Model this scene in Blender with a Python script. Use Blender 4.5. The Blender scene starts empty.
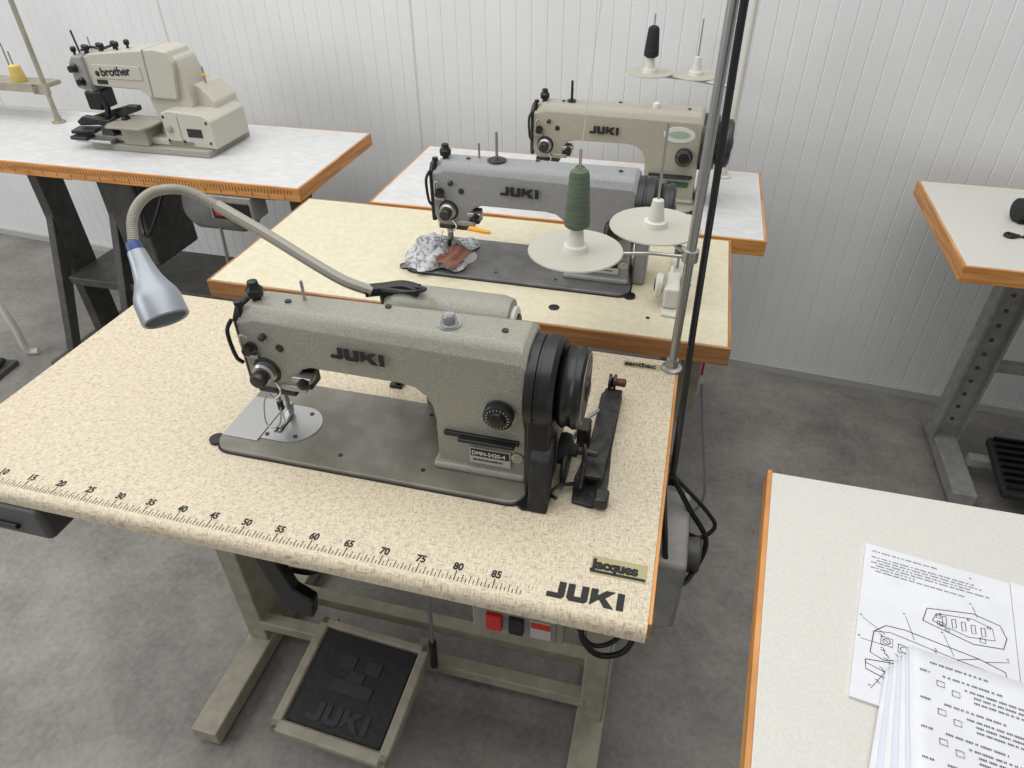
import bpy, bmesh, math, random
from mathutils import Vector, Matrix, noise
random.seed(3)
S=bpy.context.scene
COL=S.collection
# ------------------------------------------------------------------ materials
def lin(c):
    return tuple(((x/12.92) if x<=0.04045 else ((x+0.055)/1.055)**2.4) for x in [v/255 for v in c])+(1,)
MC={}
def mat(name,rgb,rough=.5,metal=0.,rgb2=None,scale=40,bump=0.,stretch=(1,1,1),lo=.4,hi=.6,detail=4,coat=0,trans=0):
    if name in MC: return MC[name]
    m=bpy.data.materials.new(name); m.use_nodes=True; nt=m.node_tree; b=nt.nodes['Principled BSDF']
    b.inputs['Base Color'].default_value=lin(rgb); b.inputs['Roughness'].default_value=rough; b.inputs['Metallic'].default_value=metal
    if coat: b.inputs['Coat Weight'].default_value=coat
    if trans: b.inputs['Transmission Weight'].default_value=trans
    if rgb2 or bump:
        tc=nt.nodes.new('ShaderNodeTexCoord'); mp=nt.nodes.new('ShaderNodeMapping'); mp.inputs['Scale'].default_value=stretch
        nz=nt.nodes.new('ShaderNodeTexNoise'); nz.inputs['Scale'].default_value=scale; nz.inputs['Detail'].default_value=detail
        nt.links.new(tc.outputs['Object'],mp.inputs[0]); nt.links.new(mp.outputs[0],nz.inputs['Vector'])
        if rgb2:
            r=nt.nodes.new('ShaderNodeValToRGB'); r.color_ramp.elements[0].position=lo; r.color_ramp.elements[1].position=hi
            r.color_ramp.elements[0].color=lin(rgb); r.color_ramp.elements[1].color=lin(rgb2)
            nt.links.new(nz.outputs['Fac'],r.inputs[0]); nt.links.new(r.outputs[0],b.inputs['Base Color'])
        if bump:
            bp=nt.nodes.new('ShaderNodeBump'); bp.inputs['Strength'].default_value=bump; bp.inputs['Distance'].default_value=.002
            nt.links.new(nz.outputs['Fac'],bp.inputs['Height']); nt.links.new(bp.outputs[0],b.inputs['Normal'])
    MC[name]=m; return m
def linen():
    m=bpy.data.materials.new('linen_laminate'); m.use_nodes=True; nt=m.node_tree; b=nt.nodes['Principled BSDF']; b.inputs['Roughness'].default_value=.34
    tc=nt.nodes.new('ShaderNodeTexCoord'); outs=[]
    for st in ((95,640,95),(640,95,95)):
        mp=nt.nodes.new('ShaderNodeMapping'); mp.inputs['Scale'].default_value=st
        nz=nt.nodes.new('ShaderNodeTexNoise'); nz.inputs['Scale'].default_value=1; nz.inputs['Detail'].default_value=2
        nt.links.new(tc.outputs['Object'],mp.inputs[0]); nt.links.new(mp.outputs[0],nz.inputs['Vector']); outs.append(nz)
    mn=nt.nodes.new('ShaderNodeMath'); mn.operation='MINIMUM'
    nt.links.new(outs[0].outputs['Fac'],mn.inputs[0]); nt.links.new(outs[1].outputs['Fac'],mn.inputs[1])
    r=nt.nodes.new('ShaderNodeValToRGB'); e=r.color_ramp.elements
    e[0].position=.27; e[0].color=lin((160,142,114)); e[1].position=.50; e[1].color=lin((213,201,176))
    nt.links.new(mn.outputs[0],r.inputs[0]); nt.links.new(r.outputs[0],b.inputs['Base Color'])
    return m
LIN=linen()
M_gray=mat('hammered_olive_paint',(136,134,122),.33,.05,(153,151,139),420,.12,(1,1,1),.38,.62)
M_gray2=mat('hammered_grey_paint',(132,133,134),.35,.05,(148,148,148),420,.12,(1,1,1),.38,.62)
M_beige=mat('hammered_beige_paint',(155,150,134),.38,.0,(168,163,148),420,.12,(1,1,1),.38,.62)
M_bed=mat('worn_bed_paint',(113,110,100),.33,.15,(127,124,113),25,.05)
M_bed2=mat('bed_grey_paint',(98,97,96),.33,.2,(112,111,109),30,.05)
M_steel=mat('brushed_steel',(172,172,170),.34,.85)
M_chrome=mat('chrome',(190,190,188),.22,1.)
M_dsteel=mat('dark_steel',(72,71,69),.4,.6,(52,51,50),60)
M_black=mat('black_plastic',(18,18,19),.35)
M_rub=mat('black_rubber',(27,27,28),.7,0,(38,38,38),90,.2)
M_frame=mat('stand_paint',(146,140,123),.5,0,(158,152,135),30,.05)
M_frame2=mat('grey_stand_paint',(134,133,129),.5,0,(148,147,143),30)
M_dframe=mat('dark_stand_paint',(66,65,62),.5,0,(80,78,74),30)
M_orange=mat('varnished_beech_edge',(190,128,66),.4,0,(216,154,88),8,.05,(1,1,14))
M_orange2=mat('brown_edge',(150,106,62),.45,0,(178,128,78),8,.05,(1,1,14))
M_cream=mat('mottled_cream_laminate',(208,199,170),.32,0,(217,209,183),70,0,(1,1,1),.35,.65,6)
M_marble=mat('marbled_white_laminate',(200,200,199),.35,0,(213,213,213),30,0,(1,2,1),.35,.65,8)
M_white=mat('grey_white_laminate',(203,201,193),.45,0,(209,207,199),260,.08)
M_wall=mat('white_sandwich_panel',(221,222,221),.42,0,(226,227,226),3)
M_ink=mat('black_ink',(25,24,24),.6)
M_label=mat('silver_label',(190,190,180),.35,.3)
M_blklabel=mat('black_label',(28,28,30),.4)
M_goldlab=mat('gold_label',(170,162,122),.4,.2)
M_paper=mat('paper',(222,223,227),.8,0,(217,218,222),20)
M_paper2=mat('paper_cool',(208,213,224),.8)
M_red=mat('red_button',(190,35,28),.4)
M_green=mat('green_button',(40,90,50),.4)
M_blue=mat('blue_ring',(40,60,120),.4)
M_lamp=mat('lamp_silver',(154,159,166),.35,.35)
M_disc=mat('plastic_disc',(182,179,167),.4)
M_wplast=mat('white_plastic',(210,207,197),.4)
M_gthread=mat('green_thread',(96,110,90),.8,0,(76,90,72),1,.5,(20,20,900))
M_bthread=mat('black_thread',(24,24,26),.8,0,(40,40,42),1,.5,(20,20,900))
M_ythread=mat('yellow_thread',(222,196,120),.8,0,(205,176,98),1,.5,(20,20,900))
M_cloth=mat('printed_cloth',(190,191,192),.9,0,(128,129,132),120,.3,(1,1,1),.48,.62,3)
M_brown=mat('brown_patch',(134,90,76),.85)
M_orng=mat('orange_plastic',(232,168,40),.5)
M_thr=mat('sewing_thread',(205,205,200),.8)
M_glass=mat('clear_plastic',(215,218,215),.08,0,trans=.75)
M_rope=mat('white_rope',(214,210,204),.9)
M_gcable=mat('grey_cable',(150,150,148),.6)
M_tube=mat('lamp_tube',(158,154,143),.4,.15)
def concrete():
    m=bpy.data.materials.new('concrete_floor'); m.use_nodes=True; nt=m.node_tree; b=nt.nodes['Principled BSDF']; b.inputs['Roughness'].default_value=.48
    tc=nt.nodes.new('ShaderNodeTexCoord')
    a=nt.nodes.new('ShaderNodeTexNoise'); a.inputs['Scale'].default_value=2.6; a.inputs['Detail'].default_value=10; a.inputs['Roughness'].default_value=.72
    c=nt.nodes.new('ShaderNodeTexNoise'); c.inputs['Scale'].default_value=70; c.inputs['Detail'].default_value=4
    for n in (a,c): nt.links.new(tc.outputs['Object'],n.inputs['Vector'])
    mx=nt.nodes.new('ShaderNodeMath'); mx.operation='MULTIPLY_ADD'; mx.inputs[1].default_value=.24
    nt.links.new(c.outputs['Fac'],mx.inputs[0]); nt.links.new(a.outputs['Fac'],mx.inputs[2])
    r=nt.nodes.new('ShaderNodeValToRGB'); e=r.color_ramp.elements; e[0].position=.46; e[0].color=lin((103,100,95)); e[1].position=.78; e[1].color=lin((154,150,143))
    nt.links.new(mx.outputs[0],r.inputs[0])
    v=nt.nodes.new('ShaderNodeTexVoronoi'); v.inputs['Scale'].default_value=2.3
    nt.links.new(tc.outputs['Object'],v.inputs['Vector'])
    r2=nt.nodes.new('ShaderNodeValToRGB'); q=r2.color_ramp.elements; q[0].position=.07; q[0].color=(.66,.66,.65,1); q[1].position=.20; q[1].color=(1,1,1,1)
    ad=nt.nodes.new('ShaderNodeMath'); ad.operation='MULTIPLY_ADD'; ad.inputs[1].default_value=.14; 
    nt.links.new(a.outputs['Fac'],ad.inputs[0]); nt.links.new(v.outputs['Distance'],ad.inputs[2]); nt.links.new(ad.outputs[0],r2.inputs[0])
    mm=nt.nodes.new('ShaderNodeMix'); mm.data_type='RGBA'; mm.blend_type='MULTIPLY'; mm.inputs[0].default_value=.6
    nt.links.new(r.outputs[0],mm.inputs[6]); nt.links.new(r2.outputs[0],mm.inputs[7]); nt.links.new(mm.outputs[2],b.inputs['Base Color'])
    bp=nt.nodes.new('ShaderNodeBump'); bp.inputs['Strength'].default_value=.12; bp.inputs['Distance'].default_value=.003
    nt.links.new(c.outputs['Fac'],bp.inputs['Height']); nt.links.new(bp.outputs[0],b.inputs['Normal'])
    return m
# ------------------------------------------------------------------ helpers
CUR=None
def top(name,loc=(0,0,0),rotz=0):
    global CUR
    e=bpy.data.objects.new(name,None); e.empty_display_size=.05; e.location=loc; e.rotation_euler=(0,0,rotz); COL.objects.link(e); CUR=e; return e
def finish(name,me,m,bevel=0,seg=3,smooth=True,solo=False):
    o=bpy.data.objects.new(name,me); COL.objects.link(o)
    if m: me.materials.append(m)
    if not solo and CUR: o.parent=CUR
    if smooth:
        for p in me.polygons: p.use_smooth=True
        try: me.set_sharp_from_angle(angle=math.radians(35))
        except Exception: pass
    if bevel:
        b=o.modifiers.new('b','BEVEL'); b.width=bevel; b.segments=seg; b.limit_method='ANGLE'; b.angle_limit=math.radians(30); b.harden_normals=True
    return o
def mk(name,V,F,m,bevel=0,seg=3,smooth=True,solo=False):
    me=bpy.data.meshes.new(name); me.from_pydata([tuple(v) for v in V],[],F)
    bm=bmesh.new(); bm.from_mesh(me); bmesh.ops.recalc_face_normals(bm,faces=bm.faces); bm.to_mesh(me); bm.free()
    return finish(name,me,m,bevel,seg,smooth,solo)
def box(name,x0,x1,y0,y1,z0,z1,m,bevel=.002,rot=None,seg=2,solo=False):
    cx,cy,cz=(x0+x1)/2,(y0+y1)/2,(z0+z1)/2
    V=[((sx*(x1-x0)/2),(sy*(y1-y0)/2),(sz*(z1-z0)/2)) for sx in(-1,1) for sy in(-1,1) for sz in(-1,1)]
    F=[(0,1,3,2),(4,6,7,5),(0,4,5,1),(2,3,7,6),(0,2,6,4),(1,5,7,3)]
    o=mk(name,V,F,m,bevel,seg,solo=solo); o.location=(cx,cy,cz)
    if rot: o.rotation_euler=rot
    return o
def prism(name,pts,axis,d0,d1,m,bevel=.003,seg=3,taper=None):
    n=len(pts); V=[]
    for d in (d0,d1):
        for a,b in pts:
            V.append({'y':(a,d,b),'x':(d,a,b),'z':(a,b,d)}[axis])
    if taper: V=[taper(*v) for v in V]
    F=[tuple(range(n)),tuple(range(n,2*n))]+[(i,(i+1)%n,n+(i+1)%n,n+i) for i in range(n)]
    return mk(name,V,F,m,bevel,seg)
def layered(name,pts,layers,fy,m,bevel,zt=.19,seg=3):
    n=len(pts);V=[];F=[]
    for fr,dz in layers:
        for x,z in pts:
            f,b=fy(x,z); V.append((x,f+(b-f)*fr,z+(dz if z>zt else 0)))
    for L in range(len(layers)-1):
        for i in range(n): F.append((L*n+i,L*n+(i+1)%n,(L+1)*n+(i+1)%n,(L+1)*n+i))
    F.append(tuple(range(n))); F.append(tuple(range((len(layers)-1)*n,len(layers)*n)))
    return mk(name,V,F,m,bevel,seg)
def basis(d):
    d=Vector(d).normalized(); a=Vector((0,0,1)) if abs(d.z)<.9 else Vector((1,0,0))
    u=d.cross(a).normalized(); return d,u,d.cross(u).normalized()
def rev(name,p0,ax,prof,m,n=32,bevel=0):
    d,u,v=basis(ax); p0=Vector(p0); V=[];F=[]
    for t,r in prof:
        for k in range(n):
            a=2*math.pi*k/n; V.append(p0+d*t+(u*math.cos(a)+v*math.sin(a))*max(r,1e-5))
    for i in range(len(prof)-1):
        for k in range(n): F.append((i*n+k,i*n+(k+1)%n,(i+1)*n+(k+1)%n,(i+1)*n+k))
    F.append(tuple(range(n))); F.append(tuple(range((len(prof)-1)*n,len(prof)*n)))
    return mk(name,V,F,m,bevel)
def cyl(name,p0,p1,r,m,r2=None,n=20,bevel=0):
    p0=Vector(p0);p1=Vector(p1); L=(p1-p0).length
    return rev(name,p0,p1-p0,[(0,r),(L,r if r2 is None else r2)],m,n,bevel)
def cr(pts,sub=8):
    P=[Vector(p) for p in pts]; P=[P[0]*2-P[1]]+P+[P[-1]*2-P[-2]]; o=[]
    for i in range(1,len(P)-2):
        for s in range(sub):
            t=s/sub; a,b,c,d=P[i-1:i+3]
            o.append(.5*((2*b)+(c-a)*t+(2*a-5*b+4*c-d)*t*t+(3*b-a-3*c+d)*t**3))
    o.append(P[-2]); return o
def tube(name,pts,r,m,sub=8,n=10,smooth=True,ribs=0,solo=False):
    P=cr(pts,sub) if smooth else [Vector(p) for p in pts]
    V=[];F=[]; u=None
    for i,p in enumerate(P):
        t=(P[min(i+1,len(P)-1)]-P[max(i-1,0)]).normalized()
        if u is None: _,u,v=basis(t)
        u=(u-t*u.dot(t)).normalized(); v=t.cross(u)
        rr=r*(1+(.14 if (ribs and i%2) else 0))
        for k in range(n):
            a=2*math.pi*k/n; V.append(p+(u*math.cos(a)+v*math.sin(a))*rr)
    for i in range(len(P)-1):
        for k in range(n): F.append((i*n+k,i*n+(k+1)%n,(i+1)*n+(k+1)%n,(i+1)*n+k))
    F.append(tuple(range(n))); F.append(tuple(range((len(P)-1)*n,len(P)*n)))
    return mk(name,V,F,m,solo=solo)
def text(name,body,size,loc,rot,m,sx=1,bold=0,align='LEFT',ext=.0003):
    c=bpy.data.curves.new(name,'FONT'); c.body=body; c.size=size; c.extrude=ext; c.offset=bold; c.align_x=align; c.materials.append(m); c.resolution_u=3
    o=bpy.data.objects.new(name,c); COL.objects.link(o); o.location=loc; o.rotation_euler=rot; o.scale=(sx,1,1)
    if CUR: o.parent=CUR
    return o
def logo(name,h,loc,rot,m,sx=1,ext=.0006):
    t=.34; K=1.15
    L=[([(.85,1),(.85,.14),(.71,0),(0,0),(0,.30),(.85-t,.30),(.85-t,1)],0),
       ([(0,1),(0,.14),(.14,0),(.86,0),(1,.14),(1,1),(1-t,1),(1-t,.30),(t,.30),(t,1)],.95),
       ([(0,0),(0,1),(t,1),(t,.64),(K-.44,1),(K,1),(t+.36,.54),(K,0),(K-.46,0),(t+.08,.40),(t,.34)],2.05),
       ([(0,0),(0,1),(t,1),(t,0)],3.30)]
    V=[];F=[]
    for pts,off in L:
        n=len(pts); b=len(V)
        for z in (0,ext):
            for x,y in pts: V.append(((x+off)*h*sx,y*h,z))
        F+= [tuple(range(b,b+n)),tuple(range(b+n,b+2*n))]+[(b+i,b+(i+1)%n,b+n+(i+1)%n,b+n+i) for i in range(n)]
    o=mk(name,V,F,m,smooth=False); o.location=loc; o.rotation_euler=rot; return o
def slab(name,poly,z0,z1,m,bevel=.004): return prism(name,poly,'z',z0,z1,m,bevel)
UP=(math.pi/2,0,0)
# ------------------------------------------------------------------ room
def wall():
    V=[];F=[]; ang=-.0813
    L=9.0; x0=-4.5; step=.05; prof=[]
    n=int(L/step)
    for i in range(n):
        x=x0+i*step; wide=(i%20==11)
        w=.006 if wide else .003; d=.006 if wide else .0016
        prof+=[(x,0),(x+step-w*2,0),(x+step-w*1.3,d),(x+step-w*.7,d)]
    prof.append((x0+L,0))
    for z in (0,3.4):
        for a,b in prof: V.append((a,b,z))
    k=len(prof)
    for i in range(k-1): F.append((i,i+1,k+i+1,k+i))
    b=len(V); V+=[(x0,.1,0),(x0+L,.1,0),(x0+L,.1,3.4),(x0,.1,3.4)]; F.append((b,b+1,b+2,b+3))
    o=mk('wall_back',V,F,M_wall,solo=True); o.location=(0,1.822,0); o.rotation_euler=(0,0,ang)
    bb=box('baseboard_back',x0,x0+L,-.012,-.001,0,.03,mat('trim_paint',(178,178,174),.5),.001,solo=True)
    bb.location=Matrix.Rotation(ang,3,'Z')@Vector((0,-.0065,.015))+Vector((0,1.822,0)); bb.rotation_euler=(0,0,ang)
wall()
fl=mk('floor',[(-4.6,-3,0),(4.6,-3,0),(4.6,2.3,0),(-4.6,2.3,0),(-4.6,-3,-.1),(4.6,-3,-.1),(4.6,2.3,-.1),(-4.6,2.3,-.1)],[(0,1,2,3),(4,5,6,7),(0,1,5,4),(1,2,6,5),(2,3,7,6),(3,0,4,7)],concrete(),solo=True)
# ------------------------------------------------------------------ tables
H=.78
def stand(w,d,m,lx,rx,cy,topz,footd=.55,bars=True,y0=None):
    y0=.03 if y0 is None else y0
    for i,x in enumerate((lx,rx)):
        box('foot_%d'%(i+1),x-.03,x+.03,y0,y0+footd,.012,.055,m,.004)
        for j,yy in enumerate((y0+.03,y0+footd-.03)):
            cyl('foot_pad_%d_%d'%(i+1,j+1),(x,yy,0),(x,yy,.014),.02,M_rub)
        box('post_%d'%(i+1),x-.018,x+.018,cy-.04,cy+.04,.05,topz-.03,m,.004)
        box('post_sleeve_%d'%(i+1),x-.024,x+.024,cy-.048,cy+.048,.05,.40,m,.004)
        box('top_rail_%d'%(i+1),x-.02,x+.02,.06,d-.06,topz-.03,topz,m,.003)
        for j in range(2):
            cyl('bolt_%d_%d'%(i+1,j+1),(x-.032 if i else x+.022,cy-.02+.04*j,.36),(x-.022 if i else x+.032,cy-.02+.04*j,.36),.008,M_steel,n=6)
    if bars:
        box('cross_bar',lx,rx,cy-.03,cy+.03,.20,.235,m,.003)
top('sewing_table',(0,0,0))
T=.031
prof=[(.55,H),(.55,H-T),(.010,H-T),(0,H-T+.008)]+[(.014-.014*math.cos(math.pi/2*k/6),(H-.014)+.014*math.sin(math.pi/2*k/6)) for k in range(7)]
prism('table_top',prof,'x',-.03,1.046,LIN,0)
box('edge_band_right',1.046,1.051,.012,.55,H-T,H-.001,M_orange,.001)
box('edge_band_back',-.03,1.05,.55,.553,H-T,H-.001,M_orange,.001)
V=[];F=[]
for i in range(0,890,5):
    x=i/1000+.006; big=(i%50==0); cm=(i%10==0)
    l=.006 if not cm else (.015 if big else .011)
    w=.0012 if big else .0009
    y0=.014; b=len(V); V+=[(x-w/2,y0,H+.0004),(x+w/2,y0,H+.0004),(x+w/2,y0+l,H+.0004),(x-w/2,y0+l,H+.0004)]; F.append((b,b+1,b+2,b+3))
mk('ruler_ticks',V,F,M_ink)
for s in range(0,90,5):
    text('ruler_number_%d'%s,str(s),.0150,(s/100+.006,.0305,H+.0003),(0,0,0),M_ink,.85,.0006,'CENTER',.0001)
logo('table_logo',.0245,(.922,.020,H+.0002),(0,0,0),M_ink,1.05,.0004)
box('shop_label',.968,1.038,.066,.094,H,H+.0008,M_goldlab,.0003)
text('shop_label_text','Jacques',.0195,(.970,.075,H+.0009),(0,0,0),M_ink,.98,.0014,ext=.0002)
box('shop_label_line',.969,1.037,.068,.072,H+.0008,H+.0011,M_ink,0)
box('dealer_label',.955,1.02,.517,.535,H,H+.0008,M_goldlab,.0003)
text('dealer_label_text','santbac',.018,(.957,.521,H+.0009),(0,0,0),M_ink,1,.0009,ext=.0002)
stand(1.05,.55,M_frame,.21,.985,.30,H-T,.52,False,.03)
box('cross_bar',.23,.97,.25,.28,.10,.13,M_frame,.003)
box('cross_bar_back',.23,.97,.34,.37,.10,.13,M_frame,.003)
box('upper_beam',.19,1.0,.24,.32,H-T-.10,H-T-.03,M_frame,.003)
box('drawer',-.03,.178,.0,.40,H-T-.066,H-T-.002,mat('drawer_grey',(84,84,82),.45),.010)
box('drawer_handle',.02,.13,-.006,.002,H-T-.045,H-T-.035,M_black,.002)
box('switch_box',.82,.945,.034,.13,H-T-.092,H-T-.002,M_frame,.004)
box('switch_plate',.832,.935,.030,.035,H-T-.084,H-T-.024,M_frame2,.001)
box('switch_red',.842,.864,.023,.032,H-T-.074,H-T-.042,M_red,.002)
box('switch_black',.873,.893,.023,.032,H-T-.074,H-T-.042,M_rub,.002)
box('switch_label',.902,.930,.027,.032,H-T-.076,H-T-.040,M_label,.001)
box('switch_label_band',.903,.929,.0265,.028,H-T-.054,H-T-.041,M_red,.0005)
rev('motor',(.48,.36,.58),(1,0,0),[(0,.03),(.005,.075),(.03,.09),(.15,.09),(.17,.08),(.18,.03)],M_dsteel)
box('motor_bracket',.54,.62,.30,.44,.65,H-T,M_dsteel,.003)
box('control_box',.66,.80,.14,.30,.61,H-T-.002,M_dframe,.006)
cyl('pedal_rod',(.655,.23,.10),(.66,.25,.61),.004,M_steel)
cyl('pedal_rod_coupling',(.6555,.232,.16),(.6565,.236,.24),.008,M_black)
prism('knee_lever',[(.42,.74),(.45,.74),(.50,.56),(.53,.54),(.52,.49),(.47,.50),(.455,.57)],'y',.085,.105,M_black,.004)
tube('knee_linkage',[(.45,.10,.73),(.52,.10,.69),(.56,.11,.64),(.52,.12,.57),(.46,.12,.56)],.005,M_black)
box('side_unit',1.012,1.10,.20,.36,.50,.66,M_frame2,.01)
box('side_unit_bracket',1.015,1.04,.22,.34,.66,H-T,M_frame2,.003)
rev('side_unit_knob',(1.10,.28,.60),(1,0,0),[(0,.03),(.02,.03),(.024,.026)],M_dframe)
ped=bpy.data.objects.new('pedal',None); COL.objects.link(ped); ped.parent=CUR; ped.location=(.505,.155,.132); ped.rotation_euler=(math.radians(10),0,math.radians(-3))
sv=CUR; CUR=ped
box('pedal_frame',-.128,.128,-.120,.120,-.012,.010,M_frame,.010)
box('pedal_rim_l',-.128,-.106,-.120,.120,.006,.022,M_frame,.005); box('pedal_rim_r',.106,.128,-.120,.120,.006,.022,M_frame,.005)
box('pedal_rim_f',-.128,.128,-.120,-.095,.006,.022,M_frame,.005); box('pedal_rim_b',-.128,.128,.101,.120,.006,.022,M_frame,.005)
box('pedal_rubber',-.104,.104,-.093,.099,.008,.016,M_rub,.003)
mped=mat('pedal_relief_rubber',(44,44,45),.6)
logo('pedal_logo',.036,(-.066,-.080,.016),(0,0,0),mped,1.0,.002)
box('pedal_emblem_1',-.045,.045,-.018,.008,.015,.018,mped,.001); box('pedal_emblem_2',-.018,.018,.008,.03,.015,.018,mped,.001); box('pedal_emblem_3',-.045,-.012,.03,.058,.015,.018,mped,.001); box('pedal_emblem_4',.012,.045,.03,.058,.015,.018,mped,.001)
for k in range(7): box('pedal_rib_%d'%(k+1),-.095,.095,.066+k*.0045,.068+k*.0045,.015,.0172,mped,0)
CUR=sv
box('pedal_hinge_l',.385,.405,.24,.30,.08,.14,M_frame,.003); box('pedal_hinge_r',.60,.62,.24,.30,.08,.14,M_frame,.003)
cyl('pedal_axle',(.37,.265,.115),(.655,.265,.115),.008,M_steel)
for xx in (.41,.59): box('pedal_arm_%d'%int(xx*100),xx-.012,xx+.012,.06,.27,.095,.112,M_frame,.003,(math.radians(8),0,0))
tube('cable_loop_side',[(1.062,.325,.72),(1.075,.32,.70),(1.098,.318,.66),(1.13,.296,.62),(1.117,.256,.590),(1.095,.21,.61),(1.07,.21,.65),(1.06,.24,.69),(1.05,.30,.72)],.0045,M_black)
tube('cable_loop_side_2',[(1.062,.34,.71),(1.09,.33,.69),(1.125,.32,.66),(1.14,.31,.64),(1.12,.30,.62),(1.09,.29,.64)],.0035,M_black)
tube('cable_loop_low',[(.96,.13,.73),(.965,.10,.66),(.965,.09,.6),(.993,.088,.568),(1.03,.1,.58),(1.035,.11,.65),(1.0,.14,.72)],.0045,M_black)
tube('cable_loop_low_2',[(.94,.13,.73),(.95,.10,.64),(.98,.088,.59),(1.02,.11,.60),(1.03,.16,.66)],.0035,M_black)
def simple_table(loc,w,d,mt,me,rotz=0,thick=.04,name='sewing_table'):
    top(name,loc,rotz)
    box('table_top',.006,w-.006,.006,d-.006,H-thick,H,mt,.002)
    box('edge_front',0,w,0,.006,H-thick,H-.0006,me,.002); box('edge_back',0,w,d-.006,d,H-thick,H-.0006,me,.002)
    box('edge_left',0,.006,.006,d-.006,H-thick,H-.0006,me,.002); box('edge_right',w-.006,w,.006,d-.006,H-thick,H-.0006,me,.002)
simple_table((.052,.618,0),1.088,.462,M_cream,M_orange2)
stand(1.08,.46,M_frame,.16,.985,.235,H-.04,.42,True,.02)
box('switch_box',1.012,1.05,.08,.17,.56,.73,M_frame,.005)
box('switch_box_red',1.05,1.056,.10,.145,.64,.68,M_red,.002)
box('switch_box_label',1.050,1.053,.10,.15,.59,.61,M_label,.001)
rev('cable_plug',(.745,.065,H),(0,0,1),[(0,.011),(.001,.011),(.002,.009)],M_rub)
rev('screw_plug',(.93,.07,H),(0,0,1),[(0,.004),(.001,.004)],M_dsteel)
rev('motor',(.48,.28,.58),(1,0,0),[(0,.03),(.005,.075),(.03,.09),(.15,.09),(.17,.08),(.18,.03)],M_dsteel)
box('motor_bracket',.54,.62,.24,.36,.65,H-.04,M_dsteel,.003)
tube('grey_cable',[(1.06,.13,.6),(1.085,.16,.45),(1.12,.2,.25),(1.13,.25,.12),(1.10,.28,.03),(1.0,.22,.006),(.95,.1,.006)],.004,M_gcable)
simple_table((.22,1.092,0),1.0,.455,M_marble,M_orange)
stand(1.0,.455,M_frame2,.15,.86,.23,H-.04,.42,True,.02)
simple_table((-1.5,1.12,0),1.497,.492,M_marble,M_orange,0.005)
V=[];F=[]
for i in range(100,1480,10):
    x=i/1000; l=.026 if i%50==0 else .014; b=len(V); V+=[(x-.0008,-.0006,H-.008-l),(x+.0008,-.0006,H-.008-l),(x+.0008,-.0006,H-.008),(x-.0008,-.0006,H-.008)]; F.append((b,b+1,b+2,b+3))
mk('ruler_ticks',V,F,M_ink)
stand(1.49,.485,M_dframe,.66,1.36,.22,H-.04,.48,True,-.02)
for i,x in enumerate((.40,.66,1.36)):
    prism('brace_%d'%(i+1),[(.02,.05),(.06,.05),(.30,.74),(.24,.74)],'x',x-.015,x+.015,M_dframe,.003)
box('foot_3',.37,.43,-.05,.46,.0,.045,M_dframe,.004); box('post_3',.38,.42,.17,.27,.04,.74,M_dframe,.004)
box('lower_tray',.42,1.34,.12,.40,.28,.31,M_dframe,.004)
box('belt_guard',.72,.84,.12,.34,.40,H-.04,M_dframe,.01)
box('switch_box',1.20,1.34,-.005,.07,H-.115,H-.042,M_frame2,.004)
box('switch_red',1.22,1.245,-.013,-.003,H-.10,H-.07,M_red,.002); box('switch_green',1.26,1.282,-.013,-.003,H-.10,H-.07,M_green,.002); box('switch_plate',1.21,1.33,-.009,-.003,H-.11,H-.06,M_black,.001)
rev('motor',(.95,.25,.60),(1,0,0),[(0,.03),(.005,.075),(.03,.09),(.18,.09),(.2,.08),(.21,.03)],M_frame2)
box('motor_bracket',1.0,1.1,.2,.32,.65,H-.04,M_dsteel,.003)
box('treadle',.86,1.16,.0,.24,.09,.115,M_rub,.008,(math.radians(10),0,0))
cyl('treadle_rod',(1.1,.1,.12),(1.06,.2,.6),.005,M_steel)
tube('cable',[(1.0,.06,.7),(.95,.03,.6),(.88,.06,.55),(.86,.1,.65)],.005,M_black)
# right table
simple_table((1.632,1.068,0),1.2,.52,M_white,M_orange,-.01)
box('leg_post',.245,.315,.345,.385,.05,.74,M_frame2,.003)
box('leg_channel_l',.240,.248,.325,.385,.05,.74,M_frame2,.001); box('leg_channel_r',.312,.320,.325,.385,.05,.74,M_frame2,.001)
for k in range(13): cyl('leg_hole_%d'%(k+1),(.28,.343,.12+.048*k),(.28,.3455,.12+.048*k),.006,M_dframe,n=12)
box('leg_foot',.25,.315,.08,.46,.012,.055,M_frame2,.004)
for i,yy in enumerate((.11,.43)): cyl('foot_pad_%d'%(i+1),(.283,yy,0),(.283,yy,.013),.02,M_rub)
box('leg_rail',.26,.30,.08,.46,.71,.74,M_frame2,.003)
box('cross_bar',.31,1.05,.35,.38,.30,.33,M_frame2,.003); box('cross_bar_low',.31,1.05,.20,.23,.06,.09,M_frame2,.003)
box('leg_far',1.0,1.06,.345,.385,.0,.74,M_frame2,.003); box('leg_foot_far',1.0,1.06,.05,.46,.0,.05,M_frame2,.003)
box('pedal_pad',.355,.66,.06,.27,.09,.115,M_rub,.008,(math.radians(8),0,0))
for k in range(8): box('pedal_rib_%d'%(k+1),.365,.65,.075+k*.025,.083+k*.025,.105+k*.0035,.118+k*.0035,M_black,.001)
# corner table
top('work_table',(1.16,-.125,0))
slab('table_top',[(-.05,-.55),(.038,.432),(1.1,.425),(1.05,-.6)],H-.028,H,M_white,.002)
slab('edge_left',[(-.056,-.55),(.032,.437),(.0385,.437),(-.0495,-.55)],H-.03,H-.0005,M_orange,.001)
for i,(x,y) in enumerate(((.16,.36),(1.0,.36),(.12,-.42),(.98,-.42))):
    box('leg_%d'%(i+1),x,x+.04,y-.04,y,0,H-.028,M_frame2,.003)

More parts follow.
